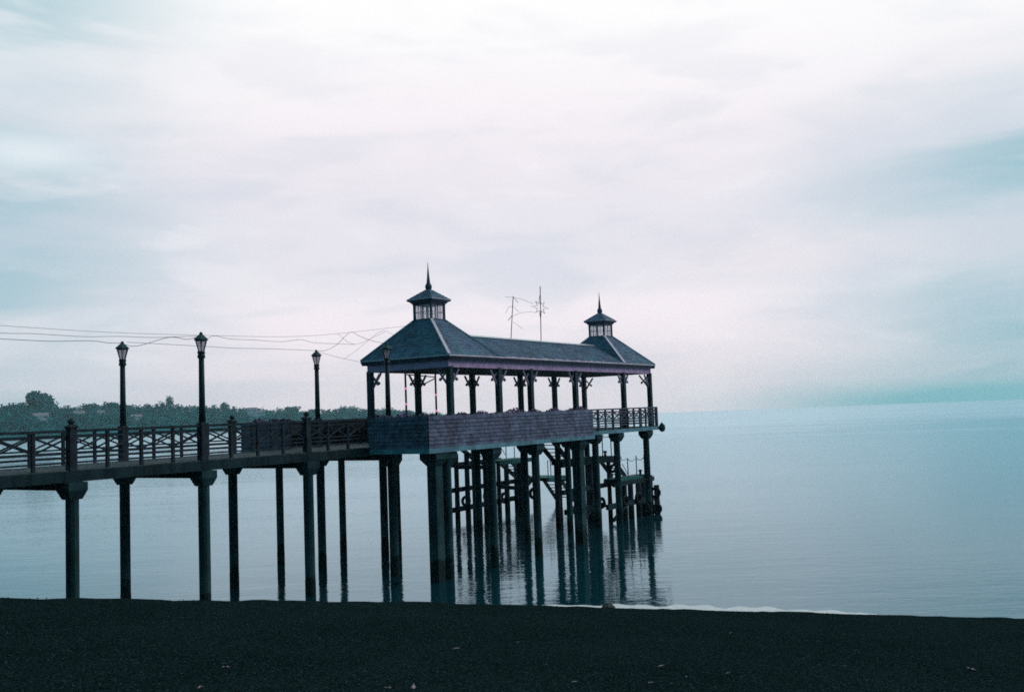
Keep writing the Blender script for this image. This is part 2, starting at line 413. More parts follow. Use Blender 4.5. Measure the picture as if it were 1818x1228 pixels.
def hill_pt(px, q):
    d, h = shore(px); dd = d*(1+.22*q)
    return Vector((px/1767*dd, dd, h*min(1, .25+.75*q)*(1+.22*q)*.86))
def crown(mb, c, rx, rz, n, leaf):
    lumps = [(c+Vector((random.uniform(-.55,.55)*rx, random.uniform(-.55,.55)*rx, random.uniform(-.45,.6)*rz)), random.uniform(.42,.68)) for _ in range(6)] + [(c,.8)]
    for _ in range(n):
        lc, ls = random.choice(lumps)
        d = Vector((random.gauss(0,1), random.gauss(0,1), random.gauss(0,1))).normalized()*(random.random()**.4)
        p = lc + Vector((d.x*rx*ls, d.y*rx*ls, d.z*rz*ls))
        a = Vector((random.gauss(0,1), random.gauss(0,1), random.gauss(0,1))).normalized(); b = a.orthogonal().normalized()
        a *= leaf*random.uniform(.6,1.3); b *= leaf*random.uniform(.5,1)
        mb.face([p-a, p-b*.8, p+a, p+b*.8])
mb = MB(); rw = random.Random(11)
HOUSES = ((-838,.62,20),(-770,.72,16),(-733,.78,15),(-701,.55,13),(-668,.55,17),(-826,.42,11),(-464,.80,13),(-449,.70,12))
for i in range(1900):
    px = rw.uniform(-1560,-45); q = rw.random()**.7
    if any(abs(px-hx) < hw and hq-.30 < q < hq+.06 for hx, hq, hw in HOUSES): continue
    p = hill_pt(px, q); d = shore(px)[0]
    h = rw.uniform(3.2,6.5) if px < -309 else rw.uniform(4.5,8.5)
    h *= far_k(px)
    if px > -150: h *= max(.35, (-px)/150)
    crown(mb, p+UP*(h*.48), h*rw.uniform(.5,.8), h*.52, 84, h*.115)
wood = mb.build('woods', 'forest', origin=(0,0,0)); tag(wood, 'dense dark wood covering the far hills', 'woods', kind='stuff')
def far_tree(px, q, h, w, label, name='far_tree', n=620):
    h *= far_k(px); w *= far_k(px); p = hill_pt(px, q) - UP*1.4
    t = thing(name, p, label, 'tree', 'trees on the far ridge')
    m1 = MB(); m1.tube([p, p+UP*h*.3, p+UP*h*.62+Vector((.1*w,0,0))], .05*h, 6, r2=.02*h)
    for k in range(4):
        an = k*1.7; m1.tube([p+UP*h*.35, p+UP*h*.6+Vector((math.cos(an)*w*.3, math.sin(an)*w*.3, 0))], .02*h, 5, r2=.008*h)
    m1.build('trunk', 'trunk', t)
    m2 = MB(); crown(m2, p+UP*h*.6, w*.62, h*.46, n, min(w, h)*.09); m2.build('crown', 'forest', t)
far_tree(-845, .95, 11.4, 11.0, 'broad dome-shaped tree on the far ridge, largest on the skyline', n=1300)
far_tree(-884, .95, 6.5, 6.5, 'small round tree left of the broad dome tree on the ridge')
far_tree(-750, .95, 6.8, 6.0, 'thin-topped tree midway between the dome tree and the first lamp post')
far_tree(-712, .95, 7.2, 7.5, 'loose bushy tree on the ridge just left of the first lamp post')
far_tree(-612, .98, 11.0, 5.2, 'upright poplar-like tree standing above the ridge between two lamp posts')
far_tree(-624, .92, 8.0, 6.0, 'lower leafy tree leaning against the upright tree on the ridge')
far_tree(-512, .97, 8.0, 6.5, 'rounded ridge tree just right of the tallest lamp post')
far_tree(-395, .9, 9.5, 12.0, 'wide rounded tree on the ridge above the walkway finial posts')
def house(px, q, w, h, label, lift=3.6):
    kk = far_k(px); w *= kk*.9; h *= kk*.9
    p = hill_pt(px, q) + Vector((0,-2,(lift-2.5)*kk)); d = Vector((p.x,p.y,0)).normalized(); rt = Vector((d.y,-d.x,0))
    t = thing('far_house', p, label, 'house', 'houses on the far hillside')
    def hb(m, a0, a1, b0, b1, z0, z1): m.hexa([p+rt*a0+d*b0+UP*z0, p+rt*a1+d*b0+UP*z0, p+rt*a1+d*b1+UP*z0, p+rt*a0+d*b1+UP*z0, p+rt*a0+d*b0+UP*z1, p+rt*a1+d*b0+UP*z1, p+rt*a1+d*b1+UP*z1, p+rt*a0+d*b1+UP*z1])
    m1 = MB(); hb(m1, -w/2, w/2, 0, w*.6, -9, h); m1.build('wall', 'hwall', t)
    m2 = MB(); e = .3
    A = [p+rt*(-w/2-e)+d*-e+UP*h, p+rt*(w/2+e)+d*-e+UP*h, p+rt*(w/2+e)+d*(w*.6+e)+UP*h, p+rt*(-w/2-e)+d*(w*.6+e)+UP*h]
    r0, r1 = p+rt*(-w/2-e)+d*(w*.3)+UP*(h+w*.22), p+rt*(w/2+e)+d*(w*.3)+UP*(h+w*.22)
    m2.face([A[0],A[1],r1,r0]); m2.face([A[2],A[3],r0,r1]); m2.face([A[1],A[2],r1]); m2.face([A[3],A[0],r0]); m2.face(A[::-1])
    m2.build('roof', 'hroof', t)
    for k in (-.28, .28):
        m3 = MB(); hb(m3, w*k-.07*w, w*k+.07*w, -.06, .02, h*.35, h*.75); m3.build('window', 'hwin', t)
house(-838, .62, 7.5, 1.6, 'long low pale house below the broad dome tree')
house(-770, .72, 6.0, 1.8, 'pale house on the hillside right of the dome tree')
house(-733, .78, 5.5, 1.5, 'small pale house near the top of the hill left of the first lamp')
house(-701, .55, 5.0, 1.0, 'low pale house half hidden just left of the first lamp pole')
house(-668, .55, 6.5, 1.0, 'low pale house just right of the first lamp pole')
house(-826, .42, 4.0, 1.2, 'small lone house lower on the hillside at the far left')
house(-464, .80, 8.0, 2.2, 'pale house on the ridge left of the planter flowers', 5.5)
house(-449, .70, 7.0, 1.8, 'lower pale house on the ridge above the planter flowers', 5.0)

# ------------------------------------------------------------------ pier
pier = thing('pier', X(-2.45,-4,0), 'long timber pier on dark concrete pillars running out over the calm lake', 'pier')
TR, TL = -0.45, -4.45                                   # walkway edges
PR, PL, PS0, PS1 = 2.4, -7.3, -4.6, 7.6                  # platform edges
mb = MB()
k = -30.0
while k < PS0-.05:
    mb.box(TL-.08, TR+.08, k, min(k+.185, PS0-.01), zd(k)-.05, zd(k)+random.uniform(-.004,.004)); k += .2
mb.build('walkway_deck', 'deck', pier)
mb = MB(); k = PS0
while k < 19.6:
    a, b = (PL, PR) if k < PS1-.1 else ((-7.3, .05) if k < 12 else (-4.9, .05))
    mb.box(a+.1, b-.1, k, k+.185, zd(k)-.05, zd(k)+random.uniform(-.004,.004)); k += .2
mb.build('platform_deck', 'deck', pier)
def edge(a0, a1, s0, s1, d0, d1, name='edge_beam', m='beam'):
    q = MB(); q.box(a0, a1, s0, s1, zd(s0)-d1, zd(s0)-d0, zd(s1)-d1, zd(s1)-d0); q.build(name, m, pier)
edge(TR-.06, TR+.12, -30, PS0, .03, .32, m='timber'); edge(TL-.12, TL+.06, -30, PS0, .03, .32, m='timber')
edge(PR-.12, PR+.07, PS0-.07, PS1, .09, .26); edge(PL-.07, PL+.12, PS0-.07, PS1, .09, .26)
edge(TR+.13, PR-.125, PS0-.07, PS0+.1, .09, .26); edge(PL+.125, TL-.13, PS0-.07, PS0+.1, .09, .26)
edge(-.10, .08, PS1, 19.8, .03, .22); edge(-4.95, -4.78, 12.0, 19.8, .03, .22); edge(-4.77, -.11, 19.62, 19.8, .03, .22)
edge(-7.3, -7.12, PS1, 12.0, .03, .22); edge(-7.11,-4.96, 11.85, 12.0, .03, .22)
edge(.085, PR-.125, PS1-.15, PS1, .09, .26)
# joists seen from below
for t in (-3.6,-2.45,-1.3):
    edge(t-.06, t+.06, -30, 19.6, .06, .24, 'joist', 'timber')
def pillar(t, s, r=.17, cap=.40, z1=None, n=12, sq=False, ztop=None):
    z1 = zd(s)-.30 if z1 is None else z1
    q = MB(); c = X(t, s, 0)
    if sq: q.sq(c, [(r,-1.5),(r,z1-.2)])
    else: q.lathe(c, [(r*1.04,-1.5),(r*1.04,.5),(r,.55),(r,z1-.3)], n, math.pi/n)
    o = q.build('pillar', 'concrete', pier)
    if cap:
        q = MB(); q.sq(c, [(r+.01,z1-.46),(cap,z1-.22),(cap,z1)]); q.build('pillar_cap', 'concrete', o)
    return o
for s in (-25.4,-21,-16.6,-12.2,-7.75,-3.3): pillar(TR+.02, s, .175, .285, zd(s)-.325)
for s in (-25.2,-21,-16.6,-12.1,-7.55,-3.0): pillar(TL-.02, s, .165, .275, zd(s)-.325)
# crossheads across each bent
for s in (-25.4,-21,-16.6,-12.2,-7.75,-3.3):
    edge(TL, TR, s-.12, s+.12, .33, .55, 'crosshead', 'timber')
pillar(2.05,-3.85, .20, .38, zd(-3.9)-.27, sq=True); pillar(2.1,-3.2, .17, .30, zd(-3.2)-.27)
pillar(2.1,-.28, .172, .30, zd(-.3)-.27); pillar(2.1,2.98, .172, .30, zd(3)-.27)
pillar(2.05,6.7, .205, .32, zd(6.7)-.27, sq=True)
for s in (5.9,9.8): pillar(-.3, s, .152, .27, zd(s)-.27)
for s in (12.6,15.0,18.6): pillar(-.27, s, .175, .31, zd(s)-.23)
for s in (.95,5.0,8.1,12.4,16.0,19.4): pillar(-4.55, s, .17, .28, zd(s)-.27)
for s in (-2.75,1.05,4.9,8.9,11.4): pillar(-7.1, s, .152, .27, zd(s)-.27)
# bollard-like railing posts with finials belong to the pier
def newel(t, s):
    c = X(t, s, 0); zt = zr(s); q = MB()
    q.sq(c, [(.108,zd(s)-.30),(.108,zt+.05)]); o = q.build('newel_post', 'rail', pier)
    q = MB(); q.sq(c, [(.13,zt+.05),(.13,zt+.09),(.09,zt+.12),(.06,zt+.15)])
    q.lathe(c, [(.05,zt+.15),(.095,zt+.20),(.10,zt+.24),(.06,zt+.29),(.02,zt+.32)], 10)
    q.build('finial', 'rail', o)
newel(TR,-16.6); newel(TR,-7.75); newel(TL,-7.55); newel(TL,-16.5)

# ------------------------------------------------------------------ railings
def railing(name, label, runs, m='rail'):
    t = thing(name, X(*runs[0][0], zd(runs[0][0][1])), label, 'railing', 'timber railings with crossed braces')
    for (p0, p1, nb) in runs:
        (t0, s0), (t1, s1) = p0, p1
        P = lambda f, z: X(t0+(t1-t0)*f, s0+(s1-s0)*f, zd(s0+(s1-s0)*f)+z)
        q = MB(); q.bar(P(0,1.05), P(1,1.05), .12, .075); q.build('handrail', m, t)
        q = MB()
        q.bar(P(0,.90), P(1,.90), .05, .06)
        for zz in (.47,.34,.20): q.bar(P(0,zz), P(1,zz), .045, .05)
        q.build('rails', m, t)
        for i in range(nb+1):
            if 0 < i < nb or (i == 0 and p0[1] > 0) or (i == nb and p1[1] > 0):
                q = MB(); q.bar(P(i/nb, -.02), P(i/nb, 1.02), .085, .085, WV); q.build('baluster', m, t)
        q = MB()
        for i in range(nb):
            q.bar(P((i+.05)/nb,.49), P((i+.95)/nb,.885), .035, .05); q.bar(P((i+.05)/nb,.885), P((i+.95)/nb,.49), .03, .046)
        q.build('cross_braces', m, t)
    return t
railing('railing', 'dark wooden railing with crossed braces along the beach side of the walkway',
        [((TR,-25.4),(TR,-21),4), ((TR,-21),(TR,-16.6),4), ((TR,-16.6),(TR,-12.2),4), ((TR,-12.2),(TR,-7.75),4), ((TR,-7.75),(TR,-4.66),3)])
railing('railing', 'walkway railing on the lake side, seen through the nearer one',
        [((TL,-25.2),(TL,-21),4), ((TL,-21),(TL,-16.5),4), ((TL,-16.5),(TL,-12.1),4), ((TL,-12.1),(TL,-7.55),4), ((TL,-7.55),(TL,-4.66),3)])
railing('railing', 'short pale-lit railing round the outer end of the pier, right of the shingled wall',
        [((0.0,PS1+.05),(0.0,12.5),5), ((0.0,12.5),(0.0,15.9),4), ((0.0,15.9),(0.0,19.6),5), ((-.12,19.68),(-4.75,19.68),5)], m='gutter')

# ------------------------------------------------------------------ shingled parapets with planter tops
def parapet(label, p0, p1, out, nw):
    (t0, s0), (t1, s1) = p0, p1
    o = thing('parapet', X(t0, s0, zd(s0)), label, 'parapet', 'shingled parapets round the platform')
    lo, hi = -.09, 1.075
    A0, A1 = X(t0,s0,zd(s0)+lo), X(t1,s1,zd(s1)+lo); B0_, B1 = X(t0,s0,zd(s0)+hi), X(t1,s1,zd(s1)+hi)
    if (A1-A0).cross(UP).dot(out) < 0: A0, A1, B0_, B1 = A1, A0, B1, B0_
    q = MB(); q.courses(A0, A1, B0_, B1, nw, .035, .20); q.build('shingle_cladding', 'shingle', o)
    w = -out*.42; q = MB(); e = -out*.012
    q.hexa([A0+e, A1+e, A1+e-out*.05, A0+e-out*.05, B0_+e, B1+e, B1+e-out*.05, B0_+e-out*.05])
    z1, z2 = UP*(-.55), UP*(-.02)
    q.hexa([B0_+w+z1, B1+w+z1, B1+w+z1-out*.04, B0_+w+z1-out*.04, B0_+w, B1+w, B1+w-out*.04, B0_+w-out*.04])
    q.hexa([B0_-out*.065+z1, B1-out*.065+z1, B1+w+z1, B0_+w+z1, B0_-out*.065+UP*-.10, B1-out*.065+UP*-.10, B1+w+UP*-.10, B0_+w+UP*-.10])
    q.build('planter_box', 'soffit', o)
    return o
parapet('dark shingled parapet facing the walkway, below the lamp post nearest the pavilion', (TR+.05,PS0), (PR,PS0), -WV, 8)
parapet('long bluish shingled parapet facing the beach under the pavilion', (PR,PS0), (PR,PS1), U, 8)
parapet('dark shingled parapet seen behind the walkway railing, left of the pavilion', (PL,PS0), (TL-.05,PS0), -WV, 8)
parapet('shingled parapet along the far side of the platform, seen across the walkway', (PL,PS0), (PL,PS1), -U, 8)
parapet('short shingled end of the parapet beside the pavilion railing', (.12,PS1), (PR,PS1), WV, 8)

# flowers in the planters
def flowers(t, s, r, h, fl, label):
    c = X(t, s, zr(s)-.06); q = MB(); rg = random.Random(int(t*100+s*1000))
    o = thing('flower_clump', c, label, 'flowers', 'flowers in the parapet planters')
    f = MB()
    for i in range(int(150*r/.4)):
        d = Vector((rg.gauss(0,.5), rg.gauss(0,.5), 0)); d = d if d.length < 1.1 else d.normalized()
        p = c + (WV*d.x*r if abs(t-PR) < 1 or abs(t-PL) < 1 and s > PS0+.5 else U*d.x*r) + (U if abs(t-PR) < 1 else WV)*(d.y*.16) + UP*(h*rg.random()*(1.1-d.length*.7))
        a = Vector((rg.gauss(0,1), rg.gauss(0,1), rg.gauss(0,.8))).normalized(); b = a.orthogonal()
        sz = rg.uniform(.025,.06)
        (f if rg.random() < fl else q).face([p-a*sz, p-b*sz*.6, p+a*sz, p+b*sz*.6])
    q.build('leaves', 'leaf', o)
    if f.f: f.build('blossoms', 'petal', o)
for a in ((PR-.25,-4.1,.5,.10,.1,'low dark foliage on the near corner of the shingled parapet'),
          (PR-.25,-2.2,.45,.16,.30,'first flower clump from the corner on the long parapet'),
          (PR-.25,-.9,.45,.20,.35,'pale flower clump between two near pavilion columns'),
          (PR-.25,.2,.5,.10,.1,'low leafy clump beyond the second near pavilion column'),
          (PR-.25,1.5,.75,.26,.55,'big purple flower mound midway along the long parapet'),
          (PR-.25,2.9,.5,.20,.35,'loose flower clump just right of the big purple mound'),
          (PR-.25,4.6,.6,.20,.50,'mauve flower clump two thirds along the long parapet'),
          (PR-.25,6.2,.5,.16,.20,'low leafy clump near the outer end of the parapet'),
          (PR-.25,6.95,.42,.26,.65,'bright purple flowers at the outer end of the long parapet'),
          (.15,PS0+.25,.4,.16,.25,'low flowers beside the lamp post on the shaded parapet'),
          (1.15,PS0+.25,.5,.20,.35,'flower clump on the shaded parapet right of the lamp post'),
          (2.0,PS0+.25,.3,.15,.2,'dark leafy clump at the right end of the shaded parapet'),
          (-6.6,PS0+.25,.5,.20,.55,'pink-tinged flower clump on the far shaded parapet'),
          (-5.7,PS0+.25,.5,.18,.40,'bluish flower clump in the middle of the far shaded parapet'),
          (-4.9,PS0+.25,.35,.14,.3,'small flower clump left of the third lamp post'),
          (PL+.25,-2.4,.5,.20,.3,'dark flower clump just right of the third lamp post'),
          (PL+.25,3.4,.6,.24,.3,'flower clump under the pavilion on its far side'),
          ): flowers(*a)

# ------------------------------------------------------------------ lamp posts
def lamp(t, s):
    c = X(t, s, 0); zt = zr(s)
    o = thing('lamp_post', X(t, s, zd(s)), '', 'lamp post', 'lamp posts on the walkway')
    q = MB(); q.sq(c, [(.118,zd(s)-.30),(.118,zt+.03),(.105,zt+.06)]); q.build('base_post', 'rail', o)
    q = MB(); q.lathe(c, [(.105,zt+.06),(.095,zt+.9),(.085,zt+2.05)], 10); smooth(q.build('pole', 'post', o))
    q = MB(); q.lathe(c, [(.115,zt+2.05),(.12,zt+2.13),(.10,zt+2.17),(.12,zt+2.22),(.11,zt+2.27)], 12); q.build('collar', 'metal', o)
    q = MB()
    for k in range(6):
        an = math.pi*2*k/6+.3; d = U*math.cos(an)+WV*math.sin(an)
        q.bar(c+d*.09+UP*(zt+2.27), c+d*.185+UP*(zt+2.60), .022, .022)
    q.lathe(c, [(.20,zt+2.59),(.20,zt+2.62)], 6, .3); la = q.build('lantern', 'metal', o)
    q = MB(); q.lathe(c, [(.078,zt+2.27),(.172,zt+2.588)], 6, .3); q.build('lantern_glass', 'lglass', la)
    q = MB(); q.lathe(c, [(.245,zt+2.62),(.235,zt+2.645),(.10,zt+2.76),(.055,zt+2.80),(.06,zt+2.83),(.02,zt+2.87)], 6, .3); q.build('lamp_cap', 'cap', la)
    return o
L0 = lamp(TR,-12.2); L0['label'] = 'tallest lamp post, rising from the beach-side railing of the walkway'
for (t, s, lab) in ((TL,-12.15,'leftmost lamp post, on the lake-side railing against the far hills'),
                    (TL,-3.1,'lamp post standing alone against the sky just left of the pavilion'),
                    (TR,-3.4,'lamp post standing in front of the near pavilion roof')):
    c = copy_tree(L0); c.location = X(t, s, zd(s)); c['label'] = lab

# ------------------------------------------------------------------ pavilion
pav = thing('pavilion', X(-2.42,9.8,zd(9.8)), 'open wooden pavilion with shingled roofs and two glazed cupolas with spires', 'pavilion')
WE, LE, P1, P2, ZE, ZC, ZRG, CH = 4.85, 19.7, 3.75, 3.85, 8.46, 10.14, 9.63, .5
def column(t, s, dirs):
    c = X(t, s, 0); q = MB(); q.sq(c, [(.135,zd(s)),(.135,zd(s)+1.1),(.115,zd(s)+1.14),(.115,8.0)]); o = q.build('column', 'post', pav)
    for d in dirs:
        q = MB()
        q.bar(c+d*.10+UP*7.22, c+d*.62+UP*7.90, .07, .075)
        q.bar(c+d*.12+UP*7.62, c+d*.34+UP*7.86, .05, .05) if False else None
        q.bar(c+d*.14+UP*7.80, c+d*.47+UP*7.46, .055, .06)
        q.bar(c+d*.44+UP*7.52, c+d*.52+UP*7.43, .09, .09)
        q.build('bracket', 'bracket', o)
for s, dd in ((.35,(-U,WV)),(3.95,(WV,-WV)),(6.6,(WV,-WV)),(10.8,(WV,-WV)),(16.1,(WV,-WV)),(19.4,(-U,-WV))): column(-.28, s, dd)
for s, dd in ((.3,(U,WV)),(3.6,(WV,-WV)),(7.95,(WV,-WV)),(12.4,(WV,-WV)),(15.95,(WV,-WV)),(19.4,(U,-WV))): column(-4.57, s, dd)
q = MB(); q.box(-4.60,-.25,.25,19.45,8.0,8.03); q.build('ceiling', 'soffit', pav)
for nm, (a,b,c_,d_) in (('fascia',(-.27,-.21,.20,19.5)),('fascia',(-4.64,-4.58,.20,19.5)),('fascia',(-4.575,-.275,.20,.26)),('fascia',(-4.575,-.275,19.44,19.5))):
    q = MB(); q.box(a,b,c_,d_,7.96,8.26); q.build(nm, 'fascia', pav)
def gutter(p0, p1, out, nm='gutter'):
    a, b = Vector(p0), Vector(p1); q = MB()
    prof = [(-.28,-.20),(-.10,-.205),(-.06,-.12),(-.02,-.10),(.0,-.035)]
    for (o0,z0),(o1,z1) in zip(prof, prof[1:]):
        q.face([a+out*o0+UP*z0, b+out*o0+UP*z0, b+out*o1+UP*z1, a+out*o1+UP*z1])
    g = q.build(nm, 'gutter', pav)
    q = MB(); q.hexa([a+out*-.06+UP*-.034, b+out*-.06+UP*-.034, b+out*.012+UP*-.034, a+out*.012+UP*-.034, a+out*-.06+UP*.045, b+out*-.06+UP*.045, b+out*-.005+UP*.025, a+out*-.005+UP*.025]); q.build('gutter_lip', 'trim', g)
gutter(X(0,0,ZE), X(0,LE,ZE), U); gutter(X(-WE,0,ZE), X(-WE,LE,ZE), -U)
gutter(X(-WE,0,ZE), X(0,0,ZE), -WV); gutter(X(-WE,LE,ZE), X(0,LE,ZE), WV)
def pyramid(s0, s1):
    cs = (s0+s1)/2; c = [X(-WE,s0,ZE),X(0,s0,ZE),X(0,s1,ZE),X(-WE,s1,ZE)]
    t = [X(-WE/2-CH,cs-CH,ZC),X(-WE/2+CH,cs-CH,ZC),X(-WE/2+CH,cs+CH,ZC),X(-WE/2-CH,cs+CH,ZC)]
    q = MB()
    for i in range(4):
        j = (i+1) % 4
        q.face([c[i]-UP*.02, c[j]-UP*.02, t[j]-UP*.02, t[i]-UP*.02]); q.courses(c[i], c[j], t[i], t[j], 18, .024, .17)
    o = q.build('hip_roof', 'roof', pav)
    q = MB()
    for i in range(4): q.bar(c[i]+UP*.035, t[i]+UP*.045, .12, .04)
    q.build('hip_capping', 'trim' , o)
    # cupola
    q = MB(); cc = X(-WE/2, cs, 0)
    q.sq(cc, [(CH+.03,ZC-.06),(CH+.03,ZC+.05)])
    q.sq(cc, [(CH+.02,ZC+.70),(CH+.02,ZC+.76)])
    for a in (-1,1):
        for b in (-1,1): q.sq(cc+U*(a*(CH-.04))+WV*(b*(CH-.04)), [(.045,ZC+.05),(.045,ZC+.70)])
    cu = q.build('cupola', 'gutter', pav)
    for d, e in ((U,WV),(-U,WV),(WV,U),(-WV,U)):
        for k in (-1,1):
            q = MB(); m0 = cc + d*(CH-.035) + e*(k*.215)
            for a in (-1,0,1):
                wv = .022 if a else .014
                q.bar(m0+e*(a*.195)+UP*(ZC+.05), m0+e*(a*.195)+UP*(ZC+.70), wv, wv, d)
            for zz in (ZC+.07,ZC+.37,ZC+.685): q.bar(m0-e*.195+UP*zz, m0+e*.195+UP*zz, .018, .02)
            w_ = q.build('window', 'winframe', cu)
            q = MB(); q.face([m0-e*.19+UP*(ZC+.06), m0+e*.19+UP*(ZC+.06), m0+e*.19+UP*(ZC+.69), m0-e*.19+UP*(ZC+.69)]); q.build('pane', 'glass', w_)
    z0 = ZC+.76
    q = MB(); q.sq(cc, [(CH+.05,z0),(CH+.10,z0+.07),(CH+.18,z0+.10),(CH+.20,z0+.15)]); q.build('cupola_cornice', 'gutter', cu)
    q = MB(); q.sq(cc, [(CH+.20,z0+.15),(CH+.21,z0+.185)]); q.build('cupola_trim', 'trim', cu)
    q = MB(); h = CH+.18
    lo = [cc-U*h-WV*h+UP*(z0+.185), cc+U*h-WV*h+UP*(z0+.185), cc+U*h+WV*h+UP*(z0+.185), cc-U*h+WV*h+UP*(z0+.185)]
    h2 = .09; hi = [cc-U*h2-WV*h2+UP*(z0+.63), cc+U*h2-WV*h2+UP*(z0+.63), cc+U*h2+WV*h2+UP*(z0+.63), cc-U*h2+WV*h2+UP*(z0+.63)]
    for i in range(4):
        j = (i+1) % 4; q.courses(lo[i], lo[j], hi[i], hi[j], 6, .02, .18)
    q.build('cupola_roof', 'roof', cu)
    q = MB(); q.lathe(cc, [(.10,z0+.60),(.13,z0+.66),(.155,z0+.74),(.14,z0+.83),(.085,z0+.92),(.08,z0+.96),(.06,z0+1.15),(.03,z0+1.5),(.006,z0+1.86)], 10); smooth(q.build('spire', 'gutter', cu))
pyramid(0, P1); pyramid(LE-P2, LE)
# ridge roof between the two hipped ends
k1, k2 = (P1/2-CH)/(ZC-ZE), (P2/2-CH)/(ZC-ZE); dz = ZRG-ZE
sa, sb = P1-k1*dz, LE-P2+k2*dz
q = MB()
for t_, flip in ((0,0),(-WE,1)):
    e0, e1, r0, r1 = X(t_,P1,ZE), X(t_,LE-P2,ZE), X(-WE/2,sa,ZRG), X(-WE/2,sb,ZRG)
    if flip: e0, e1, r0, r1 = e1, e0, r1, r0
    q.face([e0-UP*.02, e1-UP*.02, r1-UP*.02, r0-UP*.02]); q.courses(e0, e1, r0, r1, 18, .024, .17)
rr = q.build('ridge_roof', 'roof', pav)
q = MB()
for d in (1,-1):
    a, b = X(-WE/2,sa,ZRG+.05), X(-WE/2,sb,ZRG+.05); o_ = U*(d*.22)-UP*.085
    q.face([a, b, b+o_, a+o_]); q.face([a+o_, b+o_, b+o_-UP*.02, a+o_-UP*.02])
q.build('ridge_flashing', 'flash', rr)

# ------------------------------------------------------------------ star ornament on the ridge
so = thing('star_ornament', X(-2.425,11.2,ZRG), 'wire shooting-star ornament on two thin poles above the pavilion ridge', 'ornament')
q = MB(); q.tube([X(-2.425,11.2,ZRG), X(-2.425,11.3,12.0), X(-2.425,11.32,12.52)], .022, 6); q.build('pole', 'starrod', so)
q = MB(); sc = X(-2.46,11.3,11.42); pts = []
for i in range(16):
    an = math.pi*2*i/16 + math.pi/16*0
    r_ = (.98,.30,.66,.30)[i % 4] if i % 4 else (1.0 if i in (4,12) else .92)
    pts.append(sc + WV*(math.cos(an)*r_*.95) + UP*(math.sin(an)*r_*.62))
q.tube(pts, .016, 5, close=True); q.build('star_frame', 'starrod', so)
q = MB(); q.tube([X(-2.425,8.36,ZRG), X(-2.425,8.7,11.78)], .02, 6); q.build('pole', 'starrod', so)
q = MB()
q.tube([X(-2.44,8.0,11.7), X(-2.44,8.75,11.74), X(-2.44,9.6,11.70), X(-2.44,10.6,11.55)], .008, 5)
q.tube([X(-2.44,8.6,10.78), X(-2.44,9.3,11.0), X(-2.44,10.3,11.12), X(-2.44,10.8,11.1)], .008, 5)
q.tube([X(-2.44,8.0,10.9), X(-2.44,8.25,11.2), X(-2.44,8.65,11.3), X(-2.44,9.2,11.05)], .009, 5)
q.tube([X(-2.44,8.7,11.78), X(-2.44,9.15,11.5)], .012, 5); q.tube([X(-2.44,8.2,10.55), X(-2.44,8.6,10.85)], .016, 5)
q.tube([X(-2.44,8.65,10.5), X(-2.44,9.5,10.2)], .008, 5)
q.build('comet_tail', 'starrod', so)

# frame with pink-lit bands on the far gallery
pf = thing('light_frame', X(-6.0,4.4,zd(4.4)), 'thin dark pole frame with glowing pink bands behind the near columns', 'light frame')
for s, bands in ((4.45,(7.34,6.60)),(6.8,(7.03,6.24))):
    q = MB(); q.tube([X(-6,s,zd(s)), X(-6,s,8.15)], .048, 8); o = q.build('pole', 'post', pf)
    for z_ in bands:
        q = MB(); q.lathe(X(-6,s,0), [(.056,z_-.05),(.056,z_+.05)], 10); q.build('pink_band', 'pinkband', o)
q = MB(); q.tube([X(-6,4.45,8.02), X(-6,6.8,7.92)], .03, 6); q.build('top_bar', 'post', pf)
q = MB(); q.tube([X(-6,5.2,7.35), X(-6,6.75,7.85)], .03, 6); q.build('brace', 'post', pf)

# ------------------------------------------------------------------ overhead cables and light strings
def cable(label, pts, r=.010, cat='cable'):
    P = [X(*p) for p in pts]; fine = []
    for i in range(len(P)-1):
        p0, p1, p2, p3 = P[max(i-1,0)], P[i], P[i+1], P[min(i+2,len(P)-1)]
        for k in range(5):
            f = k/5
            fine.append(.5*((2*p1)+(p2-p0)*f+(2*p0-5*p1+4*p2-p3)*f*f+(3*p1-p0-3*p2+p3)*f**3))
    fine.append(P[-1]); q = MB(); q.tube(fine, r*.68, 5)
    tag(q.build('overhead_cable', 'wire'), label, cat, 'cables strung above the walkway')
cable('topmost straight cable running from the left edge to the near cupola', [(-2.4,-20.5,8.90),(-2.4,-17.5,8.87),(-2.4,-14.1,8.85),(-2.4,-10.4,8.93),(-2.4,-6.8,9.05),(-2.4,-3.9,9.31),(-2.6,.6,9.88)], .008)
cable('middle cable wavering from the left edge to the tallest lamp', [(-2.4,-20.5,8.66),(-2.4,-17.5,8.66),(-2.4,-16.5,8.69),(-2.4,-14.9,8.68),(-2.3,-13.8,8.73),(-1.8,-12.9,8.70),(-.5,-12.25,8.68)], .010)
cable('low light string from the left edge to the leftmost lamp', [(-4.45,-20,8.72),(-4.45,-16.3,8.70),(-4.45,-14.7,8.70),(-4.45,-13.3,8.77),(-4.45,-12.7,8.73),(-4.45,-12.2,8.74)], .013)
cable('drooping light string between the leftmost and the tallest lamp', [(-4.4,-12.1,8.70),(-4.1,-12.0,8.62),(-3.5,-12.0,8.64),(-2.6,-11.9,8.78),(-1.8,-12.1,8.74),(-1.1,-12.2,8.62),(-.5,-12.25,8.66)], .013)
cable('long low cable from the leftmost lamp to the lamp left of the pavilion', [(-4.45,-11.98,8.78),(-4.45,-10.0,8.77),(-4.45,-8.8,8.76),(-4.45,-7.3,8.75),(-4.45,-5.3,8.79),(-4.45,-3.15,8.80)], .011)
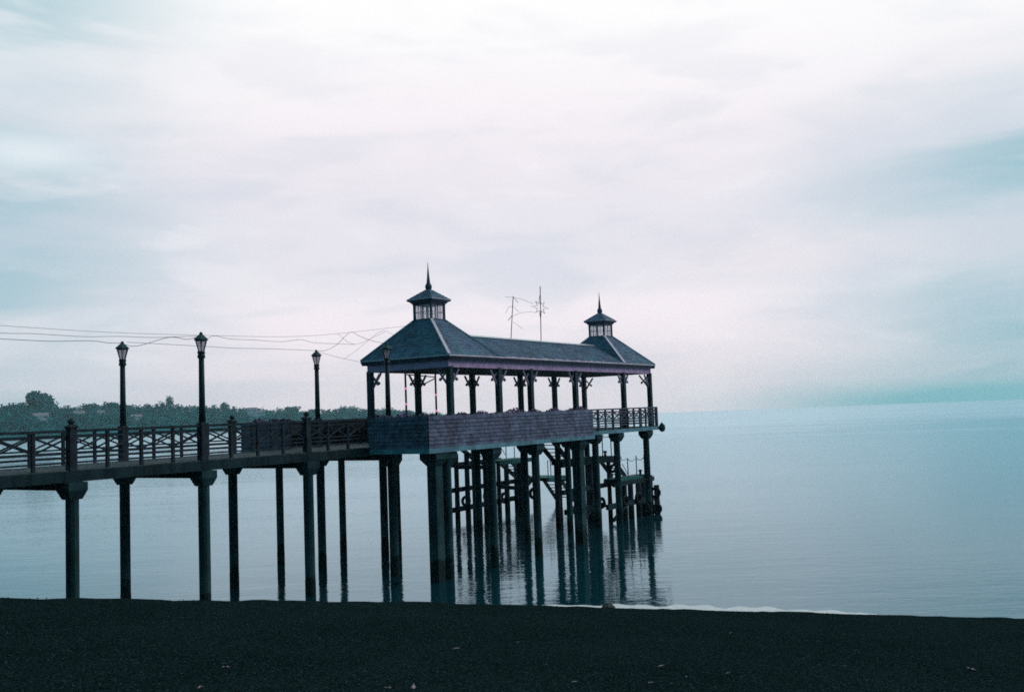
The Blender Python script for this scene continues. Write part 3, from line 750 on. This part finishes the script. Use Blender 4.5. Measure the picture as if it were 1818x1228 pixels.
cable('zigzag light string from the tallest lamp to the pavilion roof', [(-.45,-12.1,8.62),(-.6,-11.8,8.64),(-.9,-11.3,8.76),(-1.2,-10.4,8.72),(-2.0,-8.6,8.82),(-2.4,-7.0,8.86),(-2.8,-5.6,9.02),(-3.2,-4.4,8.98),(-3.0,-2.4,8.98)], .010)
cable('light string rising from the lamp left of the pavilion and falling to its neighbour', [(-4.4,-3.05,8.79),(-4.0,-2.95,8.80),(-3.4,-3.0,8.98),(-2.8,-3.1,9.30),(-2.4,-3.2,9.40),(-1.9,-3.3,9.20),(-1.3,-3.3,8.98),(-.5,-3.35,8.80)], .011)
cable('short cable from the lamp left of the pavilion to the eave corner', [(-4.45,-3.0,8.76),(-4.5,-1.7,8.56),(-4.83,-.1,8.44)], .010)
cable('thin crossing string hanging over the walkway before the roof', [(-2.4,-4.0,9.30),(-2.4,-3.42,9.0),(-2.4,-2.87,8.94),(-2.4,-2.0,9.22),(-2.4,-1.2,9.5)], .008)
cable('thin string looping up from mid-walkway to the topmost cable', [(-4.0,-2.0,8.46),(-3.4,-1.9,8.75),(-2.6,-1.7,9.3),(-2.4,-1.2,9.56),(-2.2,-.5,9.2)], .008)

# ------------------------------------------------------------------ landing stages under the outer end
def landing(label, t0, t1, piles, beams, decks, posts, rails, origin):
    o = thing('landing_stage', X(*origin, 0), label, 'landing stage', 'boat landing stages')
    for (t, s, z, r) in piles:
        q = MB(); rg = random.Random(int(s*100)); r *= .9; q.lathe(X(t,s,0), [(r*1.05,-1.4),(r*1.05,.6),(r*rg.uniform(.93,1.03),z*.5),(r*.96,z)], 9, rg.random()); q.build('pile', 'pile', o)
    for (a, b, w, h) in beams:
        q = MB(); q.bar(X(*a), X(*b), w, h); q.build('beam', 'timber', o)
    for (a0,a1,s0,s1,z) in decks:
        q = MB(); k = s0
        while k < s1-.05: q.box(a0,a1,k,min(k+.17,s1),z-.06,z+random.uniform(-.004,.004)); k += .185
        q.box(a1-.05, a1+.02, s0, s1, z-.24, z-.062); q.box(a0-.02, a0+.05, s0, s1, z-.24, z-.062)
        q.build('landing_deck', 'green', o)
    for (t, s, z0, z1) in posts:
        q = MB(); q.tube([X(t,s,z0), X(t,s,z1)], .03, 7); q.build('stanchion', 'pipe', o)
    for pts in rails:
        q = MB(); q.tube([X(*p) for p in pts], .02, 6); q.build('guard_rail', 'pipe', o)
    return o
def sag(a, b, d=.16, n=7):
    a, b = Vector(a), Vector(b); return [tuple(a.lerp(b, i/n) - Vector((0,0,d*4*(i/n)*(1-i/n)))) for i in range(n+1)]
ZA, ZB, ZCc, ZD = 3.34, 2.0, 3.45, 2.27
landing('far landing stage of old timber piles and beams on the left under the platform', 0, 0,
    [(-9.7,12.45,3.6,.15),(-9.7,13.28,3.8,.16),(-9.7,14.31,3.9,.17),(-9.7,15.4,3.9,.20),(-9.7,17.55,3.3,.15),(-9.7,18.41,3.2,.18),(-9.7,19.5,3.1,.18),(-9.7,20.6,2.6,.16),(-9.7,21.8,2.0,.17),
     (-7.5,13.0,4.6,.16),(-7.5,16.5,3.2,.16)],
    [((-9.82,11.9,3.16),(-9.82,18.0,3.20),.16,.26),((-9.82,11.9,1.74),(-9.82,21.2,1.80),.16,.26),((-9.82,12.2,.62),(-9.82,21.0,.78),.16,.28),
     ((-9.7,13.3,3.05),(-7.4,13.1,3.05),.16,.22),((-9.7,17.5,1.6),(-7.4,16.6,1.6),.16,.22),((-9.7,21.8,1.75),(-7.4,21.6,1.75),.16,.22),
     ((-9.86,19.5,.55),(-9.86,21.6,1.75),.12,.18),],
    [(-8.65,-7.4,14.3,17.8,ZA),(-9.6,-7.4,19.6,21.9,ZB)],
    [(-8.6,14.9,ZA,4.45),(-8.6,15.8,ZA,4.5),(-8.6,16.8,ZA,4.5),(-8.6,17.7,ZA,4.5),(-7.5,19.7,ZB,ZB+1.05),(-8.6,21.85,ZB,ZB+1.05),(-7.5,20.8,ZB,ZB+1.05),(-7.5,21.85,ZB,ZB+1.05)],
    [[(-8.6,14.4,4.0),(-8.6,14.9,4.45)], sag((-8.6,14.9,4.45),(-8.6,15.8,4.5),.1), [(-8.6,15.8,4.45),(-8.6,16.8,3.5)], [(-7.5,19.7,ZB+1.03),(-7.5,20.8,ZB+1.03),(-7.5,21.85,ZB+1.03),(-7.5,22.5,ZB+.7)]],
    (-8.6,17))
landing('landing stage with green decks and chained posts under the right end of the pavilion', 0, 0,
    [(-1.35,11.6,3.0,.17),(-1.35,13.9,3.2,.20),(-1.35,14.75,3.2,.13),(-1.35,16.0,3.2,.14),(-.45,15.3,2.1,.20),(-.45,16.0,2.1,.17),(-.45,16.75,2.1,.18),(-.45,17.7,2.1,.18),(-.45,18.4,2.1,.17),(-.45,19.2,2.2,.20),(-.3,19.75,1.6,.18),
     (-2.4,12.2,3.3,.16),(-1.2,19.3,2.2,.16)],
    [((-1.25,10.8,3.28),(-1.25,16.7,3.28),.16,.26),((-1.25,10.8,1.9),(-1.25,16.6,1.95),.14,.24),((-.36,14.6,2.0),(-.36,19.5,2.0),.14,.24),((-.36,13.8,.9),(-.36,19.4,.9),.16,.28),((-1.25,11.0,.9),(-1.25,15.2,.9),.16,.26),
     ((-.34,14.4,.15),(-.34,16.1,.9),.12,.16),((-.34,17.9,.85),(-.34,19.0,.1),.12,.16),((-1.25,12.2,.05),(-1.25,13.8,.85),.12,.18)],
    [(-2.5,-1.3,11.9,16.6,ZCc),(-1.25,-.42,15.2,19.2,ZD)],
    [(-1.3,13.0,.7,ZCc-.1),(-1.3,14.1,.7,ZCc-.1),(-1.3,15.3,ZCc,4.66),(-1.3,16.3,ZCc,4.66),(-.45,16.55,ZD,ZD+1.05),(-.45,17.6,ZD,ZD+1.12),(-.45,18.6,ZD,ZD+1.15),(-.42,19.0,ZD,ZD+.6)],
    [sag((-1.3,15.3,4.62),(-1.3,16.3,4.62),.12), sag((-.45,16.55,ZD+1.0),(-.45,17.6,ZD+1.02)), sag((-.45,17.6,ZD+1.02),(-.45,18.6,ZD+1.0)), [(-.45,15.7,ZD+.95),(-.45,16.55,ZD+1.0)], [(-.5,16.0,ZD+.75),(-.5,16.75,ZD+.02)], [(-1.3,16.6,4.3),(-1.35,17.6,3.2)]],
    (-1.4,16))
def stair(label, t0, t1, s0, z0, s1, z1, treads=6):
    o = thing('staircase', X((t0+t1)/2, s0, z0), label, 'stairs', 'stairs down to the landings')
    for t in (t0, t1):
        q = MB(); q.bar(X(t,s0,z0-.10), X(t,s1,z1-.10), .07, .26); q.build('stringer', 'timber', o)
    for i in range(treads):
        f = (i+.6)/treads; q = MB(); sm_, zm = s0+(s1-s0)*f, z0+(z1-z0)*f
        q.box(min(t0,t1)+.04, max(t0,t1)-.04, sm_-.13, sm_+.13, zm-.05, zm-.01); q.build('tread', 'timber', o)
stair('upper staircase from the platform down to the far landing', -8.9, -7.7, 11.6, 4.85, 14.3, ZA, 7)
stair('middle staircase of the far landing, between its two decks', -9.6, -8.7, 17.3, ZA-.05, 19.6, ZB, 7)
stair('lowest staircase of the far landing, going down to the water', -9.3, -8.0, 21.9, ZB-.05, 23.6, .42, 7)
stair('steep staircase from the platform down to the green upper deck', -2.3, -1.4, 9.95, 4.85, 11.9, ZCc, 7)
stair('small staircase between the two green landing decks', -2.3, -1.45, 16.65, ZCc-.05, 18.2, ZD, 6)
def bollard(t, s, z, label):
    c = X(t, s, z); q = MB(); q.lathe(c, [(.11,0),(.11,.03),(.07,.05),(.065,.2),(.11,.23),(.12,.28),(.07,.31)], 10)
    tag(smooth(q.build('bollard', 'metal')), label, 'bollard', 'mooring bollards on the landing')
bollard(-1.42, 15.8, ZCc, 'small mooring bollard on the green upper deck')
bollard(-.55, 18.25, ZD, 'small mooring bollard on the green lower deck')

# tyres
q = MB(); prof = []
def tyre_mesh():
    q = MB(); n1, n2 = 22, 10
    for i in range(n1):
        a = 2*math.pi*i/n1
        for k in range(n2):
            b = 2*math.pi*k/n2; rr = .23 + .085*math.cos(b); q.v.append(Vector((rr*math.cos(a), .075*math.sin(b)*1.15, rr*math.sin(a)+.315)))
    for i in range(n1):
        for k in range(n2):
            q.f.append((i*n2+k, ((i+1)%n1)*n2+k, ((i+1)%n1)*n2+(k+1)%n2, i*n2+(k+1)%n2)); q.t.append(.5)
    return q
T0 = smooth(tyre_mesh().build('tyre', 'tyre', origin=(0,0,0))); tag(T0, 'x', 'tyre', 'old tyres hung as boat fenders')
def tyre(t, s, z, rot, lab, sc=1.0, tilt=0.0, first=[True]):
    o = T0 if first[0] else T0.copy()
    if not first[0]: COL.objects.link(o)
    first[0] = False; o.location = X(t, s, z-.315*sc); o.rotation_euler = (tilt, 0, AL+rot); o.scale = (sc,)*3; o['label'] = lab
tyre(-.10,19.1,1.22, .55, 'upper tyre at the right edge of the landing, below the corner pillar', 1.05)
tyre(-.10,19.25,.30, .75, 'lower tyre at the right edge of the landing, just above the water')
tyre(-.22,17.2,1.1, 1.5, 'tyre hung on the piles under the green lower deck')
tyre(-.22,15.6,1.1, 1.5, 'tyre on the piles left of the green lower deck')
tyre(-1.1,15.9,2.85, 1.2, 'tilted tyre hung high beside the small staircase', .95, .5)
tyre(-1.1,14.6,1.05, 1.5, 'tyre on the piles below the green upper deck')
tyre(-.26,18.2,.45, 2.6, 'tyre hanging edge-on close to the water under the lower deck', 1.0)
tyre(-9.98,14.5,1.02, 1.2, 'leftmost tyre on the far landing, on its second pile', 1.05)
tyre(-9.98,16.6,1.12, 1.5, 'tyre in the middle of the far landing beside the round pillar')
tyre(-9.98,18.5,.85, 1.5, 'tyre on the purplish piles of the far landing', 1.15)
tyre(-9.98,20.0,1.1, 1.5, 'tyre between far landing piles under the middle stairs')
tyre(-9.9,21.7,.85, 1.4, 'tyre under the lowest far staircase', 1.2)
tyre(-8.4,23.9,.42, 1.3, 'low tyre behind the big square pillar at the water', 1.1)
q = MB(); q.lathe(X(.20,19.80,4.62), [(.02,0),(.12,.04),(.17,.14),(.185,.25),(.17,.36),(.11,.46),(.04,.50),(.03,.56)], 14)
tag(smooth(q.build('buoy', 'cap')), 'dark green round buoy hung on the outer corner of the deck edge', 'buoy')

# ------------------------------------------------------------------ beach litter
def put(o, x, y, dz=0.0, rz=0.0): o.location = (x, y, ground(x, y)+dz); o.rotation_euler = (0, 0, rz)
def ray_ground(r_, sl):
    y_ = 8.0
    for _ in range(60):
        y_ += ((EYE - sl*y_) - ground(r_*y_, y_))/.14*.5
    return r_*y_, y_
q = MB(); q.face([(-.07,-.012,.012),(-.02,-.03,.028),(.03,-.01,.02),(.0,.012,.03)]); q.face([(.03,-.01,.02),(.085,.0,.034),(.05,.02,.02),(.0,.012,.03)]); q.face([(.0,.012,.03),(-.03,.03,.02),(-.07,-.012,.012)])
LF = q.build('dry_leaf', 'litter', origin=(0,0,0)); tag(LF, 'x', 'leaf', 'pale scraps on the dark sand')
LITTER = [(-.066,.228,1.0,'pale scrap on the dark sand straight below the big square pillar'),(-.109,.264,1.1,'large pale leaf near the bottom edge, below the pavilion corner'),
 (-.134,.2631,.6,'tiny scrap just left of the large bottom leaf'),(.049,.2643,.7,'pale leaf at the bottom edge right of the middle'),(.159,.2629,.5,'tiny bright speck low on the sand right of the middle'),
 (.135,.252,.8,'brownish leaf on the sand left of the right-hand sand area'),(-.005,.2237,.5,'small bright speck on the sand below the middle pillars'),(-.293,.2372,.7,'small pale scrap on the left sand area'),
 (-.319,.2564,.9,'pale leaf at the bottom edge on the left'),(.124,.2676,.6,'slanted small leaf close to the bottom edge, right of the middle'),(.205,.222,.5,'thin pale scrap high on the sand at the right'),
 (.44,.266,.9,'dim leaf near the bottom right corner'),(.20,.261,.5,'pale crumb low on the right sand'),(-.20,.213,.45,'faint crumb on the sand below the left finial post')]
for i, (r_, sl, sc, lab) in enumerate(LITTER):
    o = LF if i == 0 else LF.copy()
    if i: COL.objects.link(o)
    x_, y_ = ray_ground(r_, sl); put(o, x_, y_, .004, i*1.3+.3 if i % 3 else .25); o.scale = (sc*.85,)*3; o['label'] = lab
q = MB(); q.lathe((0,0,0), [(.10,-.03),(.17,.0),(.16,.06),(.09,.12),(.02,.13)], 9)
rk = q.build('rock', 'rock', origin=(0,0,0)); tag(rk, 'small dark rock at the water edge below the right pillars', 'rock'); put(rk, 1.93, 22.6, -.01, .5); rk.scale = (1.15,.8,.75)
for v in rk.data.vertices: v.co *= 1+random.uniform(-.12,.12)

rp = random.Random(5)
for nm, m_, cnt, lo, hi in (('pebbles', 'pebble', 9000, .006, .019), ('shingle_stones', 'litter2', 500, .005, .012)):
    q = MB()
    for i in range(cnt):
        y_ = 7.5 + 17*rp.random()**1.5; x_ = rp.uniform(-.56, .56)*y_*1.05; yc_, _z = crest(x_)
        if y_ > yc_: continue
        sz = rp.uniform(lo, hi); p = Vector((x_, y_, ground(x_, y_)+sz*.35)); an = rp.uniform(0, 6.3)
        e1, e2 = Vector((math.cos(an), math.sin(an), 0))*sz*rp.uniform(.8,1.6), Vector((-math.sin(an), math.cos(an), 0))*sz
        tp, bt = p+UP*sz*.7, p-UP*sz*.7; ring = [p+e1, p+e2, p-e1*.9, p-e2*1.1]
        for k in range(4): q.face([ring[k], ring[(k+1)%4], tp]); q.face([ring[(k+1)%4], ring[k], bt])
    tag(q.build(nm, m_, origin=(0,0,0)), 'small stones scattered over the dark sand', 'pebbles', kind='stuff')

# ------------------------------------------------------------------ evening haze over the lake
q = MB(); a, b, c, d, e, f = -2250, 2250, -90, 2250, -2.8, 70
q.hexa([(a,c,e),(b,c,e),(b,d,e),(a,d,e),(a,c,f),(b,c,f),(b,d,f),(a,d,f)])
HM = bpy.data.materials.new('haze_air'); HM.use_nodes = True; ht = HM.node_tree; ht.nodes.clear()
pv = ht.nodes.new('ShaderNodeVolumePrincipled'); pv.inputs['Color'].default_value = rgb(.62,.95,1.0); pv.inputs['Density'].default_value = 0.00016
pv.inputs['Anisotropy'].default_value = 0.6
ho = ht.nodes.new('ShaderNodeOutputMaterial'); ht.links.new(pv.outputs[0], ho.inputs['Volume'])
hz = q.build('haze', HM, origin=(0,0,0)); tag(hz, 'thin evening haze over the lake', 'haze', kind='stuff')
